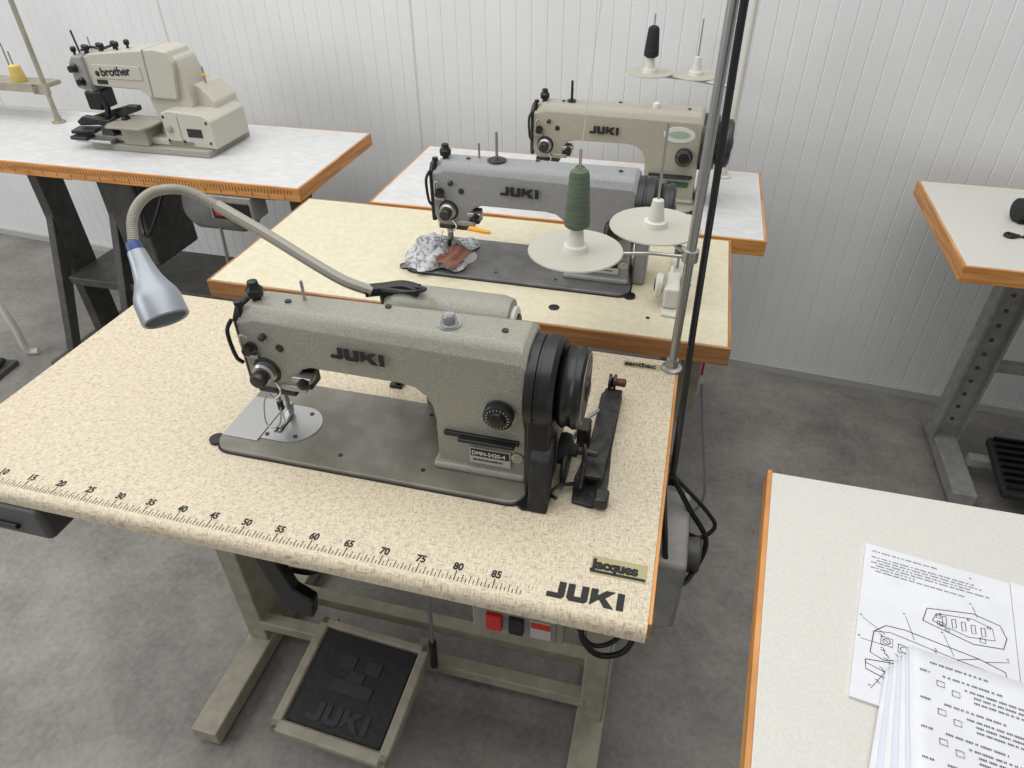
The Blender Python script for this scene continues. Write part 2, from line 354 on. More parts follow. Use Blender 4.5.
# ------------------------------------------------------------------ lockstitch machine
def machine(loc,paint,kind):
    top('industrial_sewing_machine',loc)
    bedm={1:M_bed,2:M_bed2,3:paint}[kind]
    bp=[]
    for cx,cy,a0 in ((.461,.153,0),(.03,.148,90),(.03,.03,180),(.461,.025,270)):
        rr=.025 if cx>.1 else .03
        for k in range(6):
            a=math.radians(a0+k*18); bp.append((cx+rr*math.cos(a),cy+rr*math.sin(a)))
    slab('bed_gasket',[(.243+(a-.243)*1.012,.089+(b-.089)*1.02) for a,b in bp],0,.003,M_rub,.001)
    slab('bed',bp,.0,.008,bedm,.003)
    cyl('hinge_cap_front',(-.004,.022,0),(-.004,.022,.005),.012,M_black)
    cyl('hinge_cap_right',(.488,.008,0),(.488,.008,.005),.012,M_black)
    box('slide_plate',.002,.062,.028,.125,.008,.0092,M_steel,.0005)
    box('plate_seam',.062,.0635,.030,.125,.008,.0088,M_black,0)
    pl=[(.064+.0,.035),(.064,.12),(.10,.12)]+[(.10+.0425*math.sin(math.radians(a)),.0775+.0425*math.cos(math.radians(a))) for a in range(15,180,15)]+[(.10,.035)]
    slab('needle_plate',pl,.008,.0094,M_steel,.0004)
    box('feed_slot',.077,.089,.06,.09,.0094,.0098,M_dsteel,0)
    for i,(a,b) in enumerate(((.07,.045),(.115,.05),(.115,.105))): cyl('plate_screw_%d'%(i+1),(a,b,.009),(a,b,.0103),.0035,M_dsteel)
    for i,(a,b) in enumerate(((.20,.03),(.33,.03),(.30,.15))): cyl('bed_screw_%d'%(i+1),(a,b,.007),(a,b,.0086),.0035,M_dsteel)
    TZ=.227
    out=[(.350,.006),(.478,.006),(.478,TZ-.006),(.470,TZ),(.085,TZ),(.068,TZ-.006),(.060,.203),(.060,.112),(.066,.098),(.074,.090),(.126,.090),(.136,.100),(.141,.126),(.150,.137),(.165,.143),(.300,.146),(.322,.143),(.338,.132),(.347,.115),(.350,.094)]
    def fy(x,z):
        k=min(1,max(0,(x-.06)/.34)); return (.060+(.046-.060)*k, .122+(.137-.122)*k)
    layered('arm_and_column',out,[(0,-.020),(.11,-.007),(.24,0),(.8,0),(.93,-.006),(1,-.018)],fy,paint,.005,.21)
    box('column_skirt',.342,.482,.038,.142,.006,.020,paint,.008)
    prism('face_plate',[(.064,.095),(.115,.095),(.117,.16),(.116,.208),(.10,.221),(.078,.219),(.064,.203)],'x',.050,.061,M_black if kind!=3 else M_dsteel,.005)
    box('face_plate_trim',.0475,.051,.075,.107,.11,.19,M_steel,.002)
    for i,z in enumerate((.105,.2)): cyl('face_screw_%d'%(i+1),(.046,.09,z),(.052,.09,z),.005,M_steel)
    rev('presser_knob',(.082,.088,.220),(0,0,1),[(0,.006),(.010,.006),(.012,.011),(.022,.012),(.027,.008),(.034,.007),(.036,.002)],M_black)
    rev('thread_guide_post',(.066,.068,.207),(0,0,1),[(0,.004),(.018,.003),(.02,.006),(.025,.006),(.026,.002)],M_black)
    tube('thread_guard',[(.056,.058,.207),(.050,.050,.19),(.052,.050,.15),(.056,.056,.135)],.003,M_black,n=8)
    cyl('needle_bar',(.082,.078,.035),(.082,.078,.10),.0032,M_chrome)
    cyl('needle_clamp',(.082,.078,.036),(.082,.078,.05),.005,M_dsteel)
    cyl('needle',(.082,.078,.010),(.082,.078,.036),.0009,M_chrome)
    cyl('presser_bar',(.082,.096,.022),(.082,.096,.10),.0037,M_steel)
    cyl('presser_bar_bush',(.082,.09,.078),(.082,.09,.095),.012,M_dsteel)
    prism('presser_shank',[(.096,.03),(.096,.018),(.075,.013),(.058,.016),(.058,.012),(.1,.010),(.104,.03)],'x',.077,.087,M_steel,.001)
    box('presser_sole_l',.076,.0805,.053,.088,.010,.0125,M_steel,.0008); box('presser_sole_r',.0835,.088,.053,.088,.010,.0125,M_steel,.0008)
    tube('finger_guard_wire',[(.073,.064,.075),(.070,.055,.055),(.070,.050,.028),(.082,.048,.022),(.093,.052,.03),(.095,.060,.055)],.0011,M_steel)
    f=.058
    rev('tension_plate',(.092,f+.004,.126),(0,-1,0),[(0,.022),(.004,.022),(.006,.018)],M_dsteel)
    rev('tension_disc',(.092,f,.126),(0,-1,0),[(0,.015),(.004,.017),(.006,.008),(.009,.008),(.011,.017),(.014,.014)],M_steel)
    rev('tension_knob',(.092,f-.014,.126),(0,-1,0),[(0,.010),(.006,.012),(.014,.012),(.017,.010),(.018,.004)],M_dsteel)
    rev('pre_tension',(.076,f,.164),(0,-1,0),[(0,.009),(.004,.009),(.005,.005),(.010,.005),(.012,.007),(.015,.007)],M_dsteel)
    rev('thread_eyelet_knob',(.10,f,.186),(0,-1,0),[(0,.005),(.007,.005),(.009,.003)],M_dsteel)
    rev('head_screw',(.122,f,.17),(0,-1,0),[(0,.006),(.002,.006)],M_dsteel)
    box('thread_guide_plate',.064,.086,f-.006,f+.002,.148,.154,M_steel,.001)
    tube('take_up_lever',[(.074,f-.001,.15),(.068,f-.008,.168),(.070,f-.010,.188),(.078,f-.006,.184)],.0022,M_steel,n=8)
    tube('check_spring',[(.10,f,.105),(.110,f-.008,.094),(.100,f-.012,.084),(.088,f-.008,.088)],.0014,M_steel,n=6)
    box('lower_head_cover',.068,.13,f-.002,.115,.084,.094,M_dsteel,.003)
    box('reverse_switch_arm',.134,.165,f-.010,f+.008,.118,.128,M_steel,.003)
    rev('reverse_button',(.154,f-.010,.121),(0,-1,0),[(0,.008),(.007,.008),(.009,.005)],M_black)
    box('thread_wiper_solenoid',.128,.158,f+.0,f+.03,.100,.126,M_black,.003)
    box('light_bracket',.110,.150,f-.004,f+.004,.096,.106,M_steel,.002)
    cyl('spool_pin',(.15,.10,TZ),(.15,.10,TZ+.03),.0022,M_steel)
    if kind==1:
        rev('oil_sight_dome',(.365,.088,TZ),(0,0,1),[(0,.013),(.003,.013),(.004,.0105),(.011,.010),(.016,.007),(.018,.001)],M_glass)
        rev('oil_sight_core',(.365,.088,TZ),(0,0,1),[(0,.005),(.008,.005),(.009,.002)],M_dsteel)
        rev('oil_sight_ring',(.365,.088,TZ-.001),(0,0,1),[(0,.016),(.003,.016)],M_steel)
    if kind==2:
        cyl('thread_post',(.19,.09,TZ),(.19,.09,TZ+.058),.003,M_steel)
        rev('thread_post_disc',(.19,.09,TZ),(0,0,1),[(0,.010),(.003,.020),(.005,.016),(.007,.004)],M_dsteel)
        rev('oil_sight_dome',(.36,.088,TZ),(0,0,1),[(0,.010),(.002,.010),(.005,.007),(.006,.001)],M_dsteel)
    if kind==3:
        cyl('thread_post',(.15,.09,TZ),(.15,.09,TZ+.050),.003,M_black)
        rev('thread_post_disc',(.15,.09,TZ),(0,0,1),[(0,.008),(.004,.012),(.006,.008)],M_black)
        rev('oil_sight_dome',(.36,.088,TZ),(0,0,1),[(0,.010),(.003,.010),(.010,.008),(.014,.001)],M_wplast)
    for i,x in enumerate((.13,.27,.44)): cyl('cover_screw_%d'%(i+1),(x,.09+.02*(i%2),TZ),(x,.09+.02*(i%2),TZ+.002),.0045,M_dsteel)
    lx={1:.205,2:.207,3:.205}[kind]
    logo('arm_logo',.0185,(lx,.0505,.173 if kind<3 else .166),(math.pi/2,0,math.radians(-2.4)),M_ink,1.18 if kind<3 else 1.08,.0012)
    rev('stitch_dial_plate',(.443,.046,.126),(0,-1,0),[(0,.023),(.002,.023)],M_steel)
    rev('stitch_dial',(.443,.044,.126),(0,-1,0),[(0,.0215),(.010,.0205),(.013,.017),(.014,.012),(.018,.011),(.019,.004)],M_black)
    V=[];F=[]
    for k in range(20):
        a=2*math.pi*k/20; c,s=math.cos(a),math.sin(a); b=len(V); r0,r1,w=.0130,.0165,.0007
        for rr,ww in((r0,-w),(r0,w),(r1,w),(r1,-w)): V.append((.443+c*rr-s*ww,.0305,.126+s*rr+c*ww))
        F.append((b,b+1,b+2,b+3))
    mk('stitch_dial_marks',V,F,M_label)
    box('reverse_lever_slot',.362,.470,.041,.047,.073,.081,M_black,.002)
    box('reverse_lever',.385,.466,.030,.042,.074,.080,M_black,.003)
    if kind!=3:
        box('model_plate',.398,.458,.0430,.0465,.028,.057,M_label,.0008)
        box('model_plate_black',.400,.456,.0422,.0435,.0425,.0555,M_blklabel,.0003)
        text('model_text','DMN-5420-4' if kind==1 else 'DDL-5550',.0100,(.4015,.0420,.0455),UP,mat('plate_lettering',(225,225,215),.5),.90,.0001,ext=.0002)
        text('model_subtext','SEWING MACHINE CO.',.0042,(.403,.0425,.0345),UP,M_ink,1,.0001,ext=.0002)
        rev('round_badge',(.467,.044,.050),(0,-1,0),[(0,.008),(.001,.008)],M_label)
        rev('round_badge_core',(.467,.043,.050),(0,-1,0),[(0,.006),(.0006,.006)],M_frame)
    else:
        prism('oval_badge',[(.425+.038*math.cos(math.radians(a)),.178+.019*math.sin(math.radians(a))) for a in range(0,360,12)],'y',.0455,.048,M_wplast,.0005)
        prism('oval_badge_ink',[(.425+.026*math.cos(math.radians(a)),.178+.009*math.sin(math.radians(a))) for a in range(0,360,12)],'y',.0450,.0456,mat('badge_green',(150,172,152),.5),0)
        box('model_plate',.41,.462,.0435,.0465,.05,.062,M_green,.0008)
    WZ=.152
    rev('belt_cover',(.476,.092,WZ),(1,0,0),[(0,.060),(.002,.066),(.014,.067),(.015,.064),(.019,.064),(.020,.067),(.034,.067),(.040,.062)],M_black if kind<3 else M_dsteel,48)
    rev('hand_wheel',(.517,.092,WZ),(1,0,0),[(0,.048),(.003,.054),(.008,.057),(.013,.054),(.017,.054),(.022,.057),(.029,.056),(.033,.050),(.033,.044),(.026,.040),(.026,.018),(.036,.016),(.038,.010)],M_black if kind<3 else M_dsteel,48)
    rev('hand_wheel_rim',(.5495,.092,WZ),(1,0,0),[(0,.0495),(.0008,.0495),(.001,.0475)],M_steel if kind==1 else M_dsteel,48)
    rev('wheel_hub_face',(.5498,.092,WZ),(1,0,0),[(0,.0465),(.0010,.0455)],M_black,48)
    if kind==1:
        prism('belt_guard',[(.040,.0),(.145,.0),(.160,.135),(.028,.135),(.018,.07),(.022,.0)],'x',.482,.515,M_black,.006)
        prism('belt_guard_front',[(-.005,.0),(.03,.0),(.040,.105),(.010,.085)],'x',.492,.520,M_rub,.004)
        rev('rear_drive',(.225,.205,.165),(1,0,0),[(0,.02),(.004,.034),(.02,.040),(.180,.040),(.194,.036),(.196,.028)],paint,40)
        rev('rear_drive_cap',(.421,.205,.165),(1,0,0),[(0,.026),(.005,.026),(.007,.022)],M_wplast)
        rev('rear_drive_cap_core',(.428,.205,.165),(1,0,0),[(0,.016),(.003,.014)],M_dsteel)
        box('rear_drive_bracket',.28,.40,.125,.215,.09,.14,paint,.006)
        box('rear_drive_foot',.28,.40,.178,.215,.0,.10,paint,.006)
    else:
        prism('belt_guard',[(.06,.0),(.125,.0),(.15,.10),(.05,.10)],'x',.485,.512,paint if kind==2 else M_dsteel,.006)
    return CUR
m1=machine((.376,.150,H),M_gray,1)
m2=machine((.450,.752,H),M_gray2,2)
m3=machine((.560,1.205,H),M_beige,3)
# ------------------------------------------------------------------ bobbin winders
def winder(loc,m,kind):
    top('bobbin_winder',loc)
    base=[(0,.0),(.028,-.004),(.045,.01),(.045,.05),(.040,.12),(.040,.25),(.03,.262),(.012,.262),(.005,.25),(.006,.12),(-.004,.05)]
    slab('winder_base',base,0,.006,m,.002)
    if kind==1:
        slab('winder_plate',[(.006,.03),(.036,.03),(.040,.235),(.012,.235)],.022,.030,m,.002)
        box('post_a',.014,.03,.04,.06,.006,.024,m,.002); box('post_b',.016,.032,.20,.22,.006,.024,m,.002)
        prism('winder_frame',[(.02,.006),(.10,.006),(.085,.05),(.05,.062),(.025,.04)],'x',-.022,-.014,m,.003)
        rev('winder_wheel',(-.012,.06,.045),(-1,0,0),[(0,.010),(.003,.022),(.012,.024),(.018,.022),(.02,.008)],M_rub)
        rev('winder_spindle',(-.012,.06,.045),(1,0,0),[(0,.010),(.008,.010),(.009,.006),(.036,.005),(.038,.003)],M_dsteel)
        prism('winder_lever',[(.01,.02),(.03,.015),(.05,.05),(.035,.085),(.025,.08),(.034,.05)],'x',.006,.012,m,.003)
        tube('winder_spring',[(0,.03,.01),(-.02,.01,.02),(-.03,.0,.012),(-.02,-.01,.016)],.003,m,n=6)
        tube('winder_link',[(-.02,.09,.02),(-.01,.13,.034),(.01,.17,.034)],.003,M_steel,n=8)
        cyl('hole_a',(.02,.012,.005),(.02,.012,.0066),.006,M_black); cyl('hole_b',(.034,.03,.005),(.034,.03,.0066),.004,M_black)
        box('thumb_piece',.03,.05,-.006,.02,.004,.022,m,.004); box('stop_latch',-.012,.006,.10,.13,.006,.05,m,.003)
        cyl('tension_post',(.02,.24,.004),(.02,.24,.05),.003,M_steel)
        rev('tension_disc',(.02,.24,.040),(1,0,0),[(-.004,.012),(.0,.012),(.002,.004),(.004,.012),(.008,.012)],M_dsteel)
        rev('tension_nut',(.028,.24,.040),(1,0,0),[(0,.006),(.014,.007),(.016,.004)],mat('rusty_nut',(96,50,32),.6))
    else:
        box('winder_body',.0,.03,.02,.10,.006,.05,m,.006)
        rev('winder_wheel',(-.002,.05,.040),(-1,0,0),[(0,.010),(.003,.024),(.012,.026),(.016,.022)],m)
        rev('winder_wheel_core',(-.018,.05,.040),(-1,0,0),[(0,.012),(.002,.012),(.003,.006)],M_dsteel)
        rev('winder_spindle',(.03,.06,.045),(1,0,0),[(0,.014),(.004,.014),(.006,.006),(.02,.005)],M_steel)
        prism('winder_lever',[(.05,.03),(.07,.03),(.09,.09),(.08,.10),(.065,.075)],'x',.032,.038,m,.003)
        prism('winder_arm',[(.07,.01),(.13,.012),(.14,.05),(.10,.06),(.08,.045)],'x',.006,.014,m,.003)
        cyl('tension_post',(.02,.20,.004),(.02,.20,.05),.003,M_steel)
        rev('tension_disc',(.02,.20,.045),(0,0,1),[(-.004,.012),(.0,.012),(.002,.004),(.004,.012),(.008,.012)],M_chrome)
winder((.925,.175,H),M_dsteel,1)
winder((1.005,.70,H),M_wplast,2)
# ------------------------------------------------------------------ thread stands
def cone_holder(x,y,z,cone=None,ch=.1,k=1):
    rev('disc_%d'%int(x*1000),(x,y,z),(0,0,1),[(0,.020),(.001,.070*k),(.003,.075*k),(.005,.074*k),(.004,.068*k),(.004,.02)],M_disc,48)
    rev('holder_%d'%int(x*1000),(x,y,z+.003),(0,0,1),[(0,.021),(.010,.019),(.012,.014),(.045,.009),(.047,.004)],M_wplast)
    cyl('spindle_%d'%int(x*1000),(x,y,z+.04),(x,y,z+ch+.07),.0022,M_steel,n=8)
    if cone:
        rev('cone_%d'%int(x*1000),(x,y,z+.042),(0,0,1),[(0,.014),(.004,.0195),(.012,.020),(ch-.01,.015),(ch-.004,.013),(ch,.006)],cone)
top('thread_stand',(1.038,.530,H))
cyl('pole',(0,0,0),(0,0,1.05),.0075,M_steel)
rev('pole_flange',(0,0,0),(0,0,1),[(0,.018),(.004,.018),(.006,.011),(.02,.010)],M_steel)
rev('clamp',(0,0,.208),(0,0,1),[(0,.010),(.001,.0125),(.020,.0125),(.021,.010)],M_steel)
tube('arm_a',[(0,0,.215),(-.06,-.0,.215),(-.176,-.030,.215)],.003,M_steel,smooth=False)
tube('arm_b',[(0,0,.222),(-.03,.03,.222),(-.062,.072,.222)],.004,M_steel,smooth=False)
cone_holder(-.176,-.032,.219,M_gthread,.092)
cone_holder(-.062,.072,.226)
tube('thread_1',[(-.176,-.03,.38),(-.15,-.01,.7),(-.10,0,1.04)],.0005,M_thr,n=5)
tube('thread_guide_arm',[(0,0,1.04),(-.10,0,1.04),(-.2,0,1.04)],.004,M_steel,smooth=False)
top('thread_stand',(1.115,1.49,H))
cyl('pole',(0,0,0),(0,0,1.05),.009,M_wplast)
rev('pole_flange',(0,0,0),(0,0,1),[(0,.022),(.004,.022),(.006,.012),(.02,.011)],M_wplast)
tube('arm_a',[(0,0,.235),(-.12,.06,.235),(-.24,.09,.235)],.0045,M_steel,smooth=False)
cone_holder(-.24,.09,.237,M_bthread,.078,.86)
cone_holder(-.115,.09,.237,None,.07,.86)
tube('thread_1',[(-.24,.09,.4),(-.2,.03,.7),(-.12,0,1.04)],.0005,M_thr,n=5)
tube('thread_guide_arm',[(0,0,1.04),(-.10,0,1.04),(-.2,0,1.04)],.004,M_steel,smooth=False)
top('thread_stand',(-1.10,1.48,H))
cyl('pole',(0,0,0),(0,0,.9),.008,M_frame)
rev('pole_flange',(0,0,0),(0,0,1),[(0,.022),(.004,.022),(.006,.012),(.02,.011)],M_frame)
box('tray',-.42,-.03,-.02,.10,.10,.115,M_frame,.003)
box('tray_lip',-.42,-.03,-.024,-.018,.10,.128,M_frame,.002)
rev('cone_yellow',(-.14,.04,.115),(0,0,1),[(0,.022),(.004,.024),(.05,.018),(.055,.008)],M_ythread)
cyl('spindle_a',(-.14,.04,.115),(-.14,.04,.21),.0025,M_steel,n=8)
cyl('spindle_b',(-.18,.06,.115),(-.18,.06,.23),.0025,M_steel,n=8)
box('tray_bracket',-.05,.01,-.008,.008,.09,.125,M_frame,.003)
# ------------------------------------------------------------------ lamp
top('gooseneck_lamp',(.003,0,0))
box('lamp_foot',.575,.598,.36,.385,H,H+.006,M_black,.002)
cyl('lamp_post',(.588,.372,H),(.595,.345,.985),.006,M_dsteel)
tube('lamp_handle',[(.575,.328,.985),(.60,.34,.985),(.63,.345,.990),(.655,.34,.990)],.010,M_black)
tube('lamp_cord',[(.64,.34,.995),(.67,.33,1.0),(.66,.30,1.01),(.61,.315,1.0)],.003,M_black)
tube('lamp_arm',[(.585,.330,.985),(.538,.319,1.008),(.44,.316,1.066),(.373,.313,1.104)],.0085,M_tube)
P=cr([(.373,.313,1.104),(.346,.311,1.118),(.322,.305,1.126),(.300,.285,1.128),(.291,.262,1.12),(.291,.240,1.105),(.298,.222,1.083)],20)
tube('gooseneck',P,.0064,M_tube,smooth=False,ribs=1,n=12)
ax=Vector((.060,-.050,-.083)).normalized()
p0=Vector((.300,.218,1.078))
rev('lamp_collar',p0-ax*.006,ax,[(0,.008),(.004,.010),(.014,.0105)],M_blue)
rev('lamp_head',p0+ax*.008,ax,[(0,.0115),(.02,.014),(.04,.018),(.052,.023),(.062,.028),(.072,.0305),(.100,.031),(.102,.029),(.100,.027),(.08,.025)],M_lamp,40)
# ------------------------------------------------------------------ power cable
top('power_cable',(0,0,0))
tube('cable',[(1.062,.535,2.2),(1.054,.520,1.6),(1.051,.515,1.35),(1.056,.50,1.1),(1.060,.48,.90),(1.062,.42,.80),(1.062,.36,.74),(1.062,.325,.70)],.0055,M_black)
# ------------------------------------------------------------------ cloth
def cloth():
    top('fabric_scrap',(.50,.79,H))
    n=56; V=[];F=[]
    for j in range(n+1):
        for i in range(n+1):
            u=i/n; v=j/n
            x=-.055+.125*u+.012*math.sin(v*9)+.008*noise.noise(Vector((u*6,v*6,9))); y=-.045+.15*v+.03*(u-.3)+.010*math.sin(u*11)
            e=min(1,min(u,1-u,v,1-v)*7)
            r1=1-abs(noise.noise(Vector((u*2.6,v*3.2,1.3))))*2.2
            z=.012+e*(.006+.022*max(0,r1)+.010*abs(noise.noise(Vector((u*8,v*8,4)))))
            V.append((x,y,max(z,.0125)))
    for j in range(n):
        for i in range(n): F.append((j*(n+1)+i,j*(n+1)+i+1,(j+1)*(n+1)+i+1,(j+1)*(n+1)+i))
    mk('cloth',V,F,M_cloth)
    n=16; V=[];F=[]
    for j in range(n+1):
        for i in range(n+1):
            u=i/n;v=j/n
            V.append((.026+.040*u+.02*v,-.038+.085*v-.01*u,.040+.010*noise.noise(Vector((u*3,v*3,7)))-.014*u))
    for j in range(n):
        for i in range(n): F.append((j*(n+1)+i,j*(n+1)+i+1,(j+1)*(n+1)+i+1,(j+1)*(n+1)+i))
    mk('patch',V,F,M_brown)
cloth()
top('marking_pencil',(.44,1.005,H))
prism('blade',[(0,0),(.03,-.012),(.14,-.03),(.142,-.022),(.05,.012),(.01,.012)],'z',.0,.006,M_orng,.002)
# ------------------------------------------------------------------ button sewing machine
M_cr=mat('pale_machine_paint',(182,178,165),.38,0,(190,186,174),200,.08)
M_cr2=mat('pale_machine_dark',(150,146,134),.4)
e=top('button_sewing_machine',(-.815,1.275,H),0.01); e.scale=(.88,1,.98)
box('base_plate',.06,.50,.0,.225,0,.022,M_cr2,.004)
box('base_block',.12,.44,.02,.2,.022,.045,M_cr,.005)
prism('right_housing',[(.33,.022),(.52,.022),(.52,.105),(.49,.122),(.36,.13),(.33,.12)],'y',.02,.20,M_cr,.005)
prism('rear_housing',[(.30,.022),(.50,.022),(.49,.14),(.44,.185),(.40,.19),(.30,.15)],'y',.10,.215,M_cr,.006)
prism('column',[(.27,.05),(.40,.05),(.425,.14),(.42,.21),(.405,.262),(.385,.275),(.33,.275),(.27,.21),(.255,.15)],'y',.075,.17,M_cr,.007)
prism('arm',[(.06,.175),(.245,.172),(.275,.150),(.38,.15),(.40,.255),(.385,.284),(.34,.290),(.08,.268),(.05,.255),(.045,.19)],'y',.06,.165,M_cr,.005)
prism('arm_seam',[(.285,.150),(.289,.150),(.300,.287),(.296,.287)],'y',.0585,.166,M_cr2,0)
box('logo_panel',.085,.27,.0575,.0605,.20,.240,M_cr,.002)
text('logo','brother',.034,(.112,.0570,.207),(math.pi/2,math.radians(-4),0),M_ink,1.10,.0009,ext=.0006)
rev('logo_emblem',(.098,.057,.214),(0,-1,0),[(0,.008),(.001,.008)],M_dsteel)
prism('head',[(.0,.17),(.06,.155),(.06,.262),(.02,.262),(.0,.24)],'y',.05,.17,M_frame2,.006)
box('head_face',-.004,.0,.06,.15,.17,.24,M_steel,.002)
for i,(x,y) in enumerate(((.02,.07),(.045,.09),(.07,.075),(.095,.10),(.12,.085),(.145,.11),(.175,.09),(.20,.11))):
    rev('top_knob_%d'%(i+1),(x,y,.258+.01*(x/.1)),(0,0,1),[(0,.004),(.008,.004),(.010,.008),(.020,.009),(.024,.005)],M_black)
cyl('thread_pin_1',(.0,.11,.25),(-.008,.11,.32),.003,M_dsteel,n=8); cyl('thread_pin_2',(.03,.13,.26),(.03,.13,.30),.002,M_steel,n=8)
tube('top_cam',[(.04,.08,.272),(.07,.09,.280),(.12,.085,.279),(.15,.10,.286)],.004,M_dsteel)
rev('tension_1',(.022,.05,.228),(0,-1,0),[(0,.013),(.004,.013),(.006,.007),(.014,.01),(.02,.01)],M_dsteel)
rev('tension_2',(.035,.05,.190),(0,-1,0),[(0,.012),(.004,.012),(.006,.006),(.014,.009),(.018,.009)],M_black)
cyl('needle_bar',(.050,.10,.05),(.050,.10,.16),.005,M_chrome); box('clamp_block',.02,.075,.05,.12,.105,.160,M_black,.005)
prism('hook_link',[(.065,.16),(.095,.165),(.105,.12),(.095,.085),(.08,.085),(.088,.12),(.06,.14)],'y',.045,.058,M_black,.003)
prism('clamp_arm',[(-.03,.072),(.0,.09),(.06,.086),(.15,.082),(.17,.10),(.18,.092),(.165,.066),(.06,.066),(-.02,.060)],'y',.028,.052,M_black,.003)
prism('clamp_arm_rear',[(.0,.080),(.08,.10),(.16,.12),(.20,.12),(.20,.105),(.10,.075),(.02,.065)],'y',.07,.09,M_dsteel,.003)
box('clamp_jaw',-.035,.05,.0,.05,.045,.056,M_dsteel,.003,(0,0,.2)); box('feed_plate',-.015,.13,-.015,.085,.024,.034,M_steel,.003)
box('feed_plate_support',.03,.12,.0,.08,.0,.024,M_cr2,.004); box('jaw_foot',-.03,.04,-.02,.02,.030,.042,M_black,.004)
cyl('lever_rod',(.07,.03,.06),(.15,.02,.10),.004,M_black); box('lever_block',.09,.14,.0,.035,.045,.075,M_dsteel,.004)
slab('work_table',[(.15,-.035),(.285,-.035),(.30,.0),(.30,.09),(.15,.09),(.135,.06),(.135,-.01)],.080,.087,M_cr2,.002); box('work_table_support',.17,.27,.0,.08,.022,.081,M_cr2,.004)
box('small_label',.085,.125,.057,.06,.184,.196,M_blklabel,.001)
box('model_plate',.42,.475,.0175,.021,.055,.080,M_blklabel,.001); rev('side_knob',(.355,.02,.075),(0,-1,0),[(0,.010),(.006,.010),(.008,.006)],M_cr2)
for i,(x,z) in enumerate(((.34,.04),(.34,.11),(.50,.04),(.50,.10),(.40,.04))): rev('housing_screw_%d'%(i+1),(x,.0205,z),(0,-1,0),[(0,.005),(.002,.004)],M_dsteel)
box('housing_seam',.392,.394,.0185,.022,.03,.115,M_cr2,0)
cyl('spool_pin',(.44,.14,.1),(.44,.14,.23),.003,M_steel); rev('spool_pin_cap',(.44,.14,.20),(0,0,1),[(0,.004),(.006,.007),(.012,.004)],M_orng)
# ------------------------------------------------------------------ manuals
def strips(name,fn,rows,m,h=.0016):
    V=[];F=[]
    for (x,y,w) in rows:
        xx=x
        while xx<x+w:
            ww=min(random.choice((.003,.005,.007,.010)),x+w-xx)
            if ww<.0012: break
            q=xx
            while q<xx+ww-.0006:
                b_=len(V)
                for (a,c) in ((q,y),(q+.0008,y),(q+.0008,y+h*random.uniform(.8,1)),(q,y+h)): V.append(fn(a,c))
                F.append((b_,b_+1,b_+2,b_+3)); q+=.0014
            xx+=ww+.0016
    return mk(name,V,F,m,smooth=False)
top('instruction_manual',(0,0,H))
ux=Vector((.989,-.148)); vy=Vector((-.211,-.977)).normalized()
o=Vector((1.309,.197))
def pg(a,b): p=o+ux*a+vy*b; return (p.x,p.y)
slab('page_left',[pg(0,0),pg(.162,0),pg(.165,.228),pg(0,.228)],0,.004,M_paper,.0005)
slab('page_right',[pg(.1625,-.002),pg(.33,.01),pg(.33,.24),pg(.1655,.228)],0,.005,M_paper,.0005)
rows=[(.008,.010,.075),(.118,.010,.004)]+[(.008 if k%2==0 else .014,.020+.0045*k,w) for k,w in enumerate((.115,.12,.11,.125,.05,.10))]
strips('left_page_text',lambda a,b:pg(a,b)+(.0043,),rows+[(.05,.218,.06)],M_ink,.0020)
def dline(name,pts,r=.0006,closed=False):
    P=[Vector(pg(a,b)+(.0042,)) for a,b in pts]
    if closed: P.append(P[0])
    tube(name,P,r,M_ink,smooth=False,n=4)
R5=.0004
dline('diagram_arm',[(.018,.135),(.016,.165),(.030,.170),(.045,.165),(.050,.152),(.10,.158),(.104,.178),(.145,.184),(.152,.150),(.150,.135),(.125,.128),(.05,.120),(.03,.122)],.0005,True)
dline('diagram_arm_top',[(.018,.135),(.035,.130),(.10,.138),(.148,.142)],R5)
dline('diagram_arm_step',[(.10,.158),(.104,.138),(.125,.128)],R5)
dline('diagram_bed',[(.012,.176),(.05,.168),(.15,.190),(.156,.200),(.12,.214),(.013,.188)],.0005,True)
dline('diagram_bed_2',[(.012,.180),(.12,.206),(.156,.196)],R5)
dline('diagram_head',[(.068,.098),(.072,.078),(.12,.066),(.148,.072),(.154,.088),(.150,.104),(.12,.110)],.0005,True)
dline('diagram_head_2',[(.078,.094),(.082,.082),(.12,.074),(.140,.080),(.142,.096),(.115,.102)],R5,True)
for k in range(5):
    x=.088+.010*k; dline('diagram_slot_%d'%(k+1),[(x,.084),(x+.004,.082),(x+.005,.094),(x+.001,.096)],R5,True)
for k in range(6):
    x=.026+.018*k; y=.138+.004*k
    dline('diagram_block_%d'%(k+1),[(x,y),(x+.012,y+.001),(x+.012,y+.012),(x,y+.011)],R5,True)
    c=[(x+.006+.004*math.cos(a*math.pi/4),y+.006+.004*math.sin(a*math.pi/4)) for a in range(8)]
    dline('diagram_circle_%d'%(k+1),c,R5,True)
for k in range(34):
    a=random.uniform(.020,.142); b=random.uniform(.128,.20); q=random.uniform(.002,.007)
    dline('diagram_detail_%d'%(k+1),[(a,b),(a+q,b+q*.2),(a+q,b+q),(a+q*1.8,b+q)],R5)
for k in range(8):
    a=random.uniform(.080,.138); b=random.uniform(.076,.10); q=random.uniform(.002,.006)
    dline('diagram_detail_top_%d'%(k+1),[(a,b),(a+q,b+q*.2),(a+q,b+q),(a,b+q)],R5,True)
